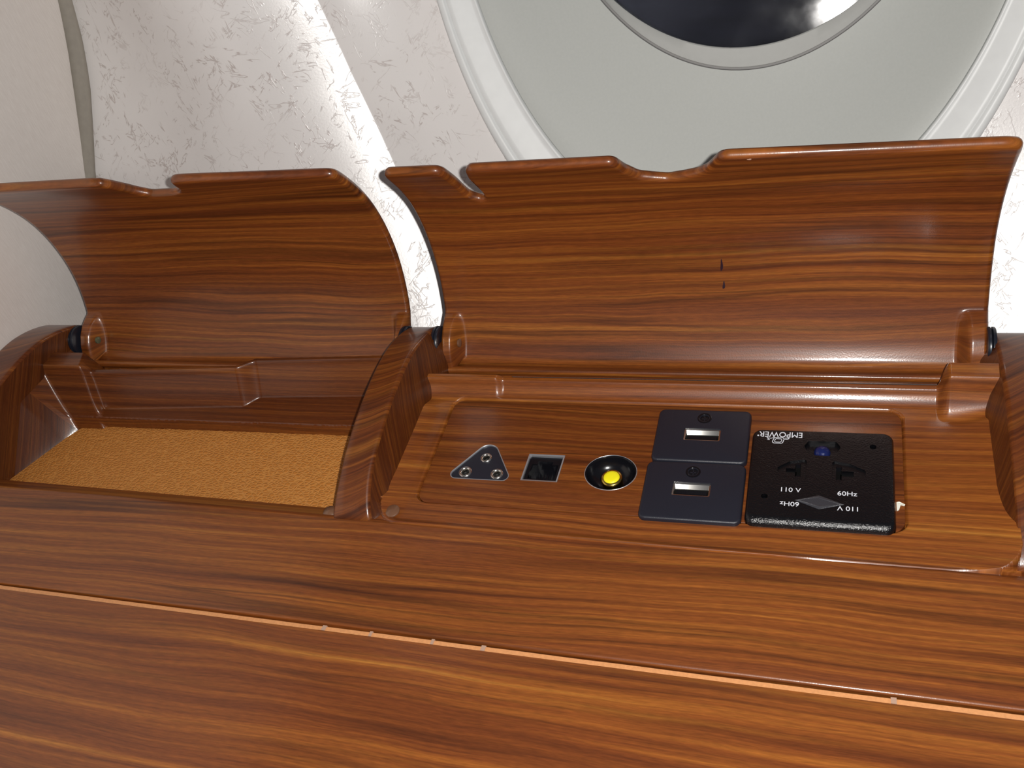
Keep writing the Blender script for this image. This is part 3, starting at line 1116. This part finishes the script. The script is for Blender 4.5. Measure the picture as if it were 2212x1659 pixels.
L_out = [(-344.0, 99.0), (-343.6, 101.6), (-341.5, 103.4), (-325, 103.8), (-273.5, 103.3), (-268.8, 102.6), (-266.6, 100.2), (-264.6, 96.6), (-261.5, 92.6), (-257.5, 90.2), (-252.2, 89.3), (-246.5, 89.6), (-242.2, 90.6), (-239.2, 92.6),
         (-237.6, 94.8), (-236.3, 98.2), (-234.5, 101.0), (-231.5, 102.3), (-227.5, 102.2), (-195, 100.8), (-164.5, 99.8), (-161.6, 99.2), (-160.2, 97.5), (-160.0, 94.5)]
lr = lid(comp, -141.3, 82.4, R_out, 'lid_right', 6.0, 7.5)
tag(lr, 'wide curved wooden lid standing open, with a hooked notch and a shallow finger scoop in its top edge')
ll = lid(binc, -344.3, -159.7, L_out, 'lid_left', 7.0, 5.0, tone_off=0.21)
tag(ll, 'curved wooden lid standing open, with one scooped notch in its top edge')
PV = (41.6, 7.0)
for x, par in ((-142.6, lr), (83.0, lr), (-345.8, ll), (-158.6, ll)):
    lathe('hinge_washer', [(4.0, -1.5), (7.3, -1.5), (7.6, -1.1), (7.6, -0.3), (6.6, 0.1), (7.6, 0.4), (7.6, 1.1), (7.3, 1.5), (4.0, 1.5)], (x, PV[0], PV[1]), 'rubber', par, axis='x')
lathe('hinge_pin', [(0.01, 0.0), (1.9, 0.0), (1.9, 0.8), (1.5, 1.0), (0.01, 1.0)], (-133.9, 42.6, 6.0), 'pin_brown', lr, axis='x', n=24)
lathe('hinge_pin', [(0.01, 0.0), (1.8, 0.0), (1.8, 0.8), (1.4, 1.0), (0.01, 1.0)], (-336.0, 42.6, 6.0), 'pin', ll, axis='x', n=24)
# ink marks and a chip on the right lid
def blob_on_lid(name, x, z, w_, h, mat, par, lift=0.12, nseg=14, irregular=0.2):
    v0 = arc_at_z(z)
    V, F = [], []
    py, pz, ty, tz = prof_at(v0)
    for ring_, rr2 in ((0, 1.0), (1, 0.6)):
        for k in range(nseg):
            a = 2 * math.pi * k / nseg
            q = rr2 * (1 + irregular * math.sin(3 * a + x))
            vv = v0 + h * q * math.sin(a)
            py, pz, ty, tz = prof_at(vv)
            d = -0.02 if ring_ == 0 else -lift
            V.append((x + w_ * q * math.cos(a) + 0.15 * math.sin(a), py + tz * d, pz - ty * d))
    for k in range(nseg):
        j = (k + 1) % nseg
        F.append((k, j, nseg + j, nseg + k))
    F.append(tuple(nseg + k for k in range(nseg)))
    link(name, mesh(name, V, F), mat, par)
blob_on_lid('ink_mark', -16.6, 35.6, 0.5, 2.7, 'ink', lr, 0.05)
blob_on_lid('ink_mark', -16.1, 27.2, 0.5, 1.7, 'ink', lr, 0.05)
blob_on_lid('paint_chip', -1.6, 94.6, 0.8, 0.7, 'chip', lr, 0.12)

# ================================================================== SOCKETS
# three-pin audio jack plate
jk = empty('audio_jack_plate', Vector((-104, -23, -5)) * MM, 'dark rounded-triangle jack plate with three metal-ringed holes, leftmost fitting on the panel', 'socket')
J = [(-104.6, -19.6, 2.4), (-111.3, -27.5, 2.75), (-97.9, -27.7, 2.65)]
plate('jack_face', inset(jack_loop, 0.45), -3.0, -0.55, 0.15, 'black', jk, cuts=[(circle(x, y, r * 0.62, 24), -6, 2) for x, y, r in J])
v, f = loft([(inset(jack_loop, 0.02), -3), (inset(jack_loop, 0.02), 0.05), (inset(jack_loop, 0.28), 0.10), (inset(jack_loop, 0.42), -0.1), (inset(jack_loop, 0.44), -3)], False, False)
tag(link('jack_rim', mesh('jack_rim', v, f), 'steel', jk, auto=30), 'thin bright metal rim')
for x, y, r in J:
    o = lathe('jack_ring', [(r * .60, -3), (r * 1.0, -3), (r * 1.0, -0.3), (r * .93, -0.02), (r * .80, 0.05), (r * .66, -0.12), (r * .58, -0.6), (r * .56, -2.9)], (x, y, 0), 'chrome', jk)
    lathe('jack_hole', [(r * .61, -8), (r * .61, -2.6), (0.01, -2.6)], (x, y, 0), 'void', o, n=24)
# network jack
nj = empty('network_jack', Vector((-79.7, -23.6, -7)) * MM, 'small square black network jack between the triangle plate and the round socket', 'socket')
o_ = [(-87.35, -30.45), (-72.55, -30.45), (-72.15, -16.75), (-86.95, -16.75)]
i_ = [(-86.75, -29.95), (-73.1, -29.95), (-72.75, -17.5), (-86.35, -17.5)]
v, f = loft([(o_, -6), (o_, 0.12), (i_, 0.0), (i_, -0.9), (i_, -6.9)], True, False)
tag(link('jack_frame', mesh('jack_frame', v, f), 'steel', nj, smooth=False), 'thin metal frame')
v, f = loft([(inset(i_, .02), -6.9), (inset(i_, .02), -0.9)])
me = cut(mesh('jack_body', v, f), [([(-85.2, -28.6), (-74.4, -28.6), (-74.1, -21.2), (-76.6, -21.2), (-76.6, -19.6), (-82.6, -19.6), (-82.6, -21.2), (-84.9, -21.2)], -5.8, 1)])
link('jack_body', me, 'black_gloss', nj, smooth=False)
for k in range(6):
    x = -83.0 + k * 1.35
    v, f = loft([([(x, -28.2), (x + .5, -28.2), (x + .5, -22.4), (x, -22.4)], -5.7), ([(x, -28.2), (x + .5, -28.2), (x + .5, -22.4), (x, -22.4)], -5.0)])
    link('contact', mesh('contact', v, f), 'black_gloss', nj, smooth=False)
# round socket with yellow-capped post
rs = empty('round_socket', Vector((RC[0], RC[1], -10)) * MM, 'round black dished socket with a yellow-topped brass post', 'socket')
def ell(s_, z): return (circle(RC[0], RC[1], 10.2 * s_, 56, 8.9 * s_), z)
v, f = loft([ell(.985, -9), ell(.985, -0.2), ell(.975, .12), ell(.95, .16), ell(.93, 0.0), ell(.90, -0.9), ell(.84, -2.4), ell(.72, -4.0), ell(.5, -5.2), ell(.25, -5.6), ell(.02, -5.7)], True, True)
link('dish', mesh('dish', v, f), 'black_gloss', rs, auto=60)
v, f = loft([ell(1.0, -3), ell(1.0, .08), ell(.99, .18), ell(.975, .18), ell(.97, .0)], False, False)
tag(link('dish_rim', mesh('dish_rim', v, f), 'steel', rs), 'thin bright rim')
pc = (-51.6, -27.2)
o = lathe('brass_post', [(4.0, -6.0), (4.0, -2.6), (4.15, -2.2), (4.15, -0.7), (3.8, -0.25), (3.2, -0.1), (3.15, -0.9)], (pc[0], pc[1], 1.0), 'brass', rs)
o2 = lathe('yellow_cap', [(3.1, -1.4), (3.1, 0.0), (2.8, 0.35), (1.8, 0.5), (0.01, 0.5)], (pc[0], pc[1], 0.9), 'yellow', rs)
tag(o2, 'bright yellow cap')

# usb plates
def screw(par, x, y, ztop, r=1.55):
    o = lathe('screw', [(r * .98, -2.4), (r * .98, -0.75), (r * .8, -0.5), (0.6, -0.45), (0.55, -0.95), (0.01, -0.95)], (x, y, ztop), 'black_gloss', par, n=32)
    v, f = [], []
    for k in range(2):
        w1, w2 = (r * .7, .16) if k == 0 else (.16, r * .7)
        lp = [(x - w1, y - w2), (x + w1, y - w2), (x + w1, y + w2), (x - w1, y + w2)]
        a, b_ = loft([(lp, ztop - .6), (lp, ztop - .36)])
        f += [tuple(i + len(v) for i in q) for q in b_]; v += a
    link('screw_slot', mesh('screw_slot', v, f), 'black', o, smooth=False)
def usb(x0, x1, y0, y1, px, py, sx, sy, label, zt=2.5):
    r = empty('usb_socket', Vector(((x0 + x1) / 2, (y0 + y1) / 2, 0)) * MM, label, 'socket', 'USB sockets on the panel')
    port = rrect(px - 6.9, px + 6.9, py - 3.15, py + 3.15, 0.5, 2)
    plate('face_plate', rrect(x0, x1, y0, y1, 2.6, 6), 0.02, zt, 0.95, 'black', r, cuts=[(port, 0.3, 5), (circle(sx, sy, 1.75, 28), 0.6, 5)])
    # countersink ring round the screw
    lathe('screw_ring', [(2.75, -0.4), (2.75, 0.03), (2.35, 0.16), (1.95, 0.03), (1.7, -0.5)], (sx, sy, zt), 'black_gloss', r, n=36)
    screw(r, sx, sy, zt)
    ip = rrect(px - 6.3, px + 6.3, py - 2.45, py + 2.45, 0.3, 2)
    p1 = rrect(px - 6.85, px + 6.85, py - 3.1, py + 3.1, 0.5, 2)
    ip2 = rrect(px - 6.0, px + 6.0, py - 2.2, py + 1.2, 0.3, 2)
    v, f = loft([(p1, 0.3), (p1, zt - 0.45), (ip, zt - 0.55), (ip2, zt - 1.75), (ip2, 0.35)], True, False)
    o = link('port_shell', mesh('port_shell', v, f), 'chrome', r, auto=30)
    tg = rrect(px - 5.5, px + 5.5, py - 1.2, py + 0.5, 0.15, 2)
    v, f = loft([(tg, 0.4), (tg, zt - 1.7)])
    link('port_tongue', mesh('port_tongue', v, f), 'black_gloss', o, auto=30)
    bt = rrect(px - 6.2, px + 6.2, py - 2.4, py + 2.4, 0.3, 2)
    v, f = loft([(bt, 0.36), (bt, 0.45)])
    link('port_base', mesh('port_base', v, f), 'void', o, auto=30)
    return r
usb(-37.9, -2.3, -18.7, 8.5, -20.0, -4.9, -19.9, 3.7, 'black USB socket plate, the one farther back by the lid, above its twin')
usb(-38.6, -2.2, -46.6, -19.1, -20.9, -32.2, -21.1, -24.0, 'black USB socket plate, the one nearer the front ledge, below its twin')

# power outlet
po = empty('power_outlet', Vector((23.8, -23.5, 0)) * MM, 'large square glossy black power outlet with white voltage print, at the right of the panel', 'power outlet')
ZP = 3.4
lp0 = rrect(-1.2, 48.4, -46.0, -1.5, 3.2, 8)
pinL = rpoly([(8.9, -22.4), (13.0, -25.4), (18.9, -26.4), (18.9, -16.0), (13.0, -17.4), (8.9, -20.4)], 1.0, 4)
pinR = rpoly([(27.6, -26.6), (33.6, -25.8), (38.8, -22.6), (38.8, -20.2), (33.6, -17.4), (27.6, -16.2)], 1.0, 4)
lens_lp = rpoly([(17.6, -9.6), (19.6, -14.0), (28.4, -14.0), (30.4, -9.6), (28.8, -7.0), (19.2, -7.0)], 1.2, 4)
slots = [([(11.8, -22.2), (15.4, -22.2), (15.4, -20.2), (11.8, -20.2)], 0.4, 3.0), ([(15.0, -24.0), (16.9, -24.0), (16.9, -17.8), (15.0, -17.8)], 0.4, 3.0),
         ([(28.9, -24.8), (30.8, -24.8), (30.8, -18.4), (28.9, -18.4)], 0.4, 3.0), ([(30.4, -22.8), (34.8, -22.8), (34.8, -20.4), (30.4, -20.4)], 0.4, 3.0)]
dia = [(15.4, -35.4), (23.6, -38.9), (31.9, -36.2), (23.4, -32.6)]
cuts = [(pinL, ZP - 0.7, 6), (pinR, ZP - 0.7, 6), (lens_lp, ZP - 1.6, 6), (circle(41.3, -8.8, 1.15, 20), 1.0, 6), (circle(5.1, -34.3, 1.15, 20), 1.0, 6)] + [(a, 0.6, 5) for a, _, _ in slots]
def bev_loop(lp, s_):
    out = []
    for x, y in lp:
        fy = (y + 46.0) / 44.0
        cx = 23.6
        out.append((cx + (x - cx) * (1 - 1.1 * s_ / 24.8), y + lerp(3.3, -0.8, fy) * s_))
    return out
lv = [(lp0, 0.02), (lp0, 0.5)]
for k in range(1, 10):
    a = math.pi / 2 * k / 9
    lv.append((bev_loop(lp0, 1 - math.cos(a)), 0.5 + (ZP - 0.5) * math.sin(a)))
v, f = loft(lv)
link('face_plate', cut(mesh('face_plate', v, f), cuts), 'black_rough', po, auto=30)
for a, _, _ in slots:
    v, f = loft([(inset(a, .03), 0.35), (inset(a, .03), 0.8)])
    link('pin_slot', mesh('pin_slot', v, f), 'void', po, smooth=False)
for a in (slots[1][0], slots[2][0]):
    xm = (a[0][0] + a[1][0]) / 2
    for yy_ in (a[2][1] - .25, a[0][1] + .25):
        lpx = [(xm - .75, yy_ - .2), (xm + .75, yy_ - .2), (xm + .75, yy_ + .2), (xm - .75, yy_ + .2)]
        v, f = loft([(lpx, 0.8), (lpx, ZP - 0.75)])
        link('pin_contact', mesh('pin_contact', v, f), 'black_gloss', po, smooth=False)
lathe('indicator_lens', [(2.9, -1.0), (2.9, 0.3), (2.6, 1.1), (1.8, 1.9), (0.9, 2.25), (0.01, 2.35)], (24.0, -11.3, ZP - 1.6), 'lens', po, n=32)
for x, y in ((41.3, -8.8), (5.1, -34.3)):
    lathe('screw', [(1.0, 0), (1.0, 0.5), (0.7, 0.8), (0.01, 0.8)], (x, y, 1.05), 'black_gloss', po, n=20)
v, f = loft([(dia, ZP - .1), (inset(dia[::1], 0.1), ZP + .12), (inset(dia, 1.1), ZP + 0.38), (inset(dia, 1.5), ZP + 0.30)])
tag(link('diamond_boss', mesh('diamond_boss', v, f), 'diamond', po, smooth=False), 'raised grey diamond boss')

def text(s_, x, y, size, rot, par, mat='print', z=ZP, sx=1.0, name='lettering', shear=0.0):
    cu = bpy.data.curves.new('t', 'FONT')
    cu.body = s_
    cu.size = size * MM
    cu.align_x = 'CENTER'; cu.align_y = 'CENTER'
    cu.extrude = 0.02 * MM
    cu.offset = 0.015 * MM
    cu.resolution_u = 3
    t = bpy.data.objects.new('t', cu)
    col.objects.link(t)
    dg = bpy.context.evaluated_depsgraph_get()
    me = bpy.data.meshes.new_from_object(t.evaluated_get(dg))
    bpy.data.objects.remove(t)
    me.transform(Matrix.Translation(Vector((x, y, z + 0.02)) * MM) @ Matrix.Rotation(math.radians(rot), 4, 'Z') @ Matrix.Diagonal((sx, 1, 1, 1)))
    o = link(name, me, mat, par, smooth=False)
    return o
text('110 V', 13.7, -30.9, 2.75, 0, po, sx=1.12)
text('60Hz', 32.7, -31.3, 2.75, 0, po, sx=1.12)
text('60Hz', 13.8, -37.1, 2.75, 180, po, sx=1.12)
text('110 V', 33.2, -37.7, 2.75, 180, po, sx=1.12)
tx = text('EMPOWER', 9.2, -4.25, 3.75, 180, po, sx=0.88)
# emblem under the maker's lettering: little screen outline with a flourish
def stroke(pts, w_, name, par, z=ZP):
    V, F = [], []
    P = [Vector(p) for p in pts]
    for i, p in enumerate(P):
        a, b_ = P[max(i - 1, 0)], P[min(i + 1, len(P) - 1)]
        t = (b_ - a).normalized()
        nn = Vector((-t.y, t.x)) * w_ / 2
        for q, zz_ in ((p - nn, z), (p + nn, z), (p + nn, z + .04), (p - nn, z + .04)):
            V.append((q.x, q.y, zz_))
    for i in range(len(P) - 1):
        for k in range(4):
            j = (k + 1) % 4
            F.append((i * 4 + k, i * 4 + j, (i + 1) * 4 + j, (i + 1) * 4 + k))
    F.append((3, 2, 1, 0)); F.append(tuple((len(P) - 1) * 4 + k for k in range(4)))
    return V, F
V, F = [], []
def add(vf):
    F.extend([tuple(i + len(V) for i in q) for q in vf[1]]); V.extend(vf[0])
box1 = rpoly([(6.1, -8.75), (9.9, -8.75), (10.6, -6.0), (6.9, -5.9)], 0.7, 4)
box2 = rpoly([(6.9, -8.2), (9.3, -8.2), (9.8, -6.6), (7.4, -6.5)], 0.45, 4)
add(stroke(box1 + [box1[0]], 0.26, '', po)); add(stroke(box2 + [box2[0]], 0.22, '', po))
add(stroke([(q.x, q.y) for q in catmull([(10.7, -6.1, 0), (12.2, -6.1, 0), (11.4, -6.7, 0), (10.4, -6.5, 0)], 5)], 0.24, '', po))
add(stroke([(q.x, q.y) for q in catmull([(6.9, -5.9, 0), (5.6, -6.4, 0), (4.2, -6.1, 0), (5.2, -7.1, 0), (4.4, -7.1, 0)], 5)], 0.22, '', po))
link('emblem', mesh('emblem', V, F), 'print', po, smooth=False)
v, f = loft([(circle(1.0, -5.2, .35, 14), ZP), (circle(1.0, -5.2, .35, 14), ZP + .04)])
link('trademark_dot', mesh('trademark_dot', v, f), 'print', po, smooth=False)

# torn paper scrap beside the outlet
sp = [(48.75, -34.9), (49.5, -34.4), (50.1, -32.2), (51.3, -32.5), (51.5, -31.9), (49.6, -31.0), (48.75, -31.1)]
v, f = loft([(sp, 0.03), ([(x, y) for x, y in sp], 0.25)])
v = [(x, y, z + (0.25 if i > 7 and i % 3 == 0 else 0)) for i, (x, y, z) in enumerate(v)]
tag(link('paper_scrap', mesh('paper_scrap', v, f), 'paper', smooth=False), 'tiny torn white scrap of paper stuck at the right edge of the power outlet', 'scrap')
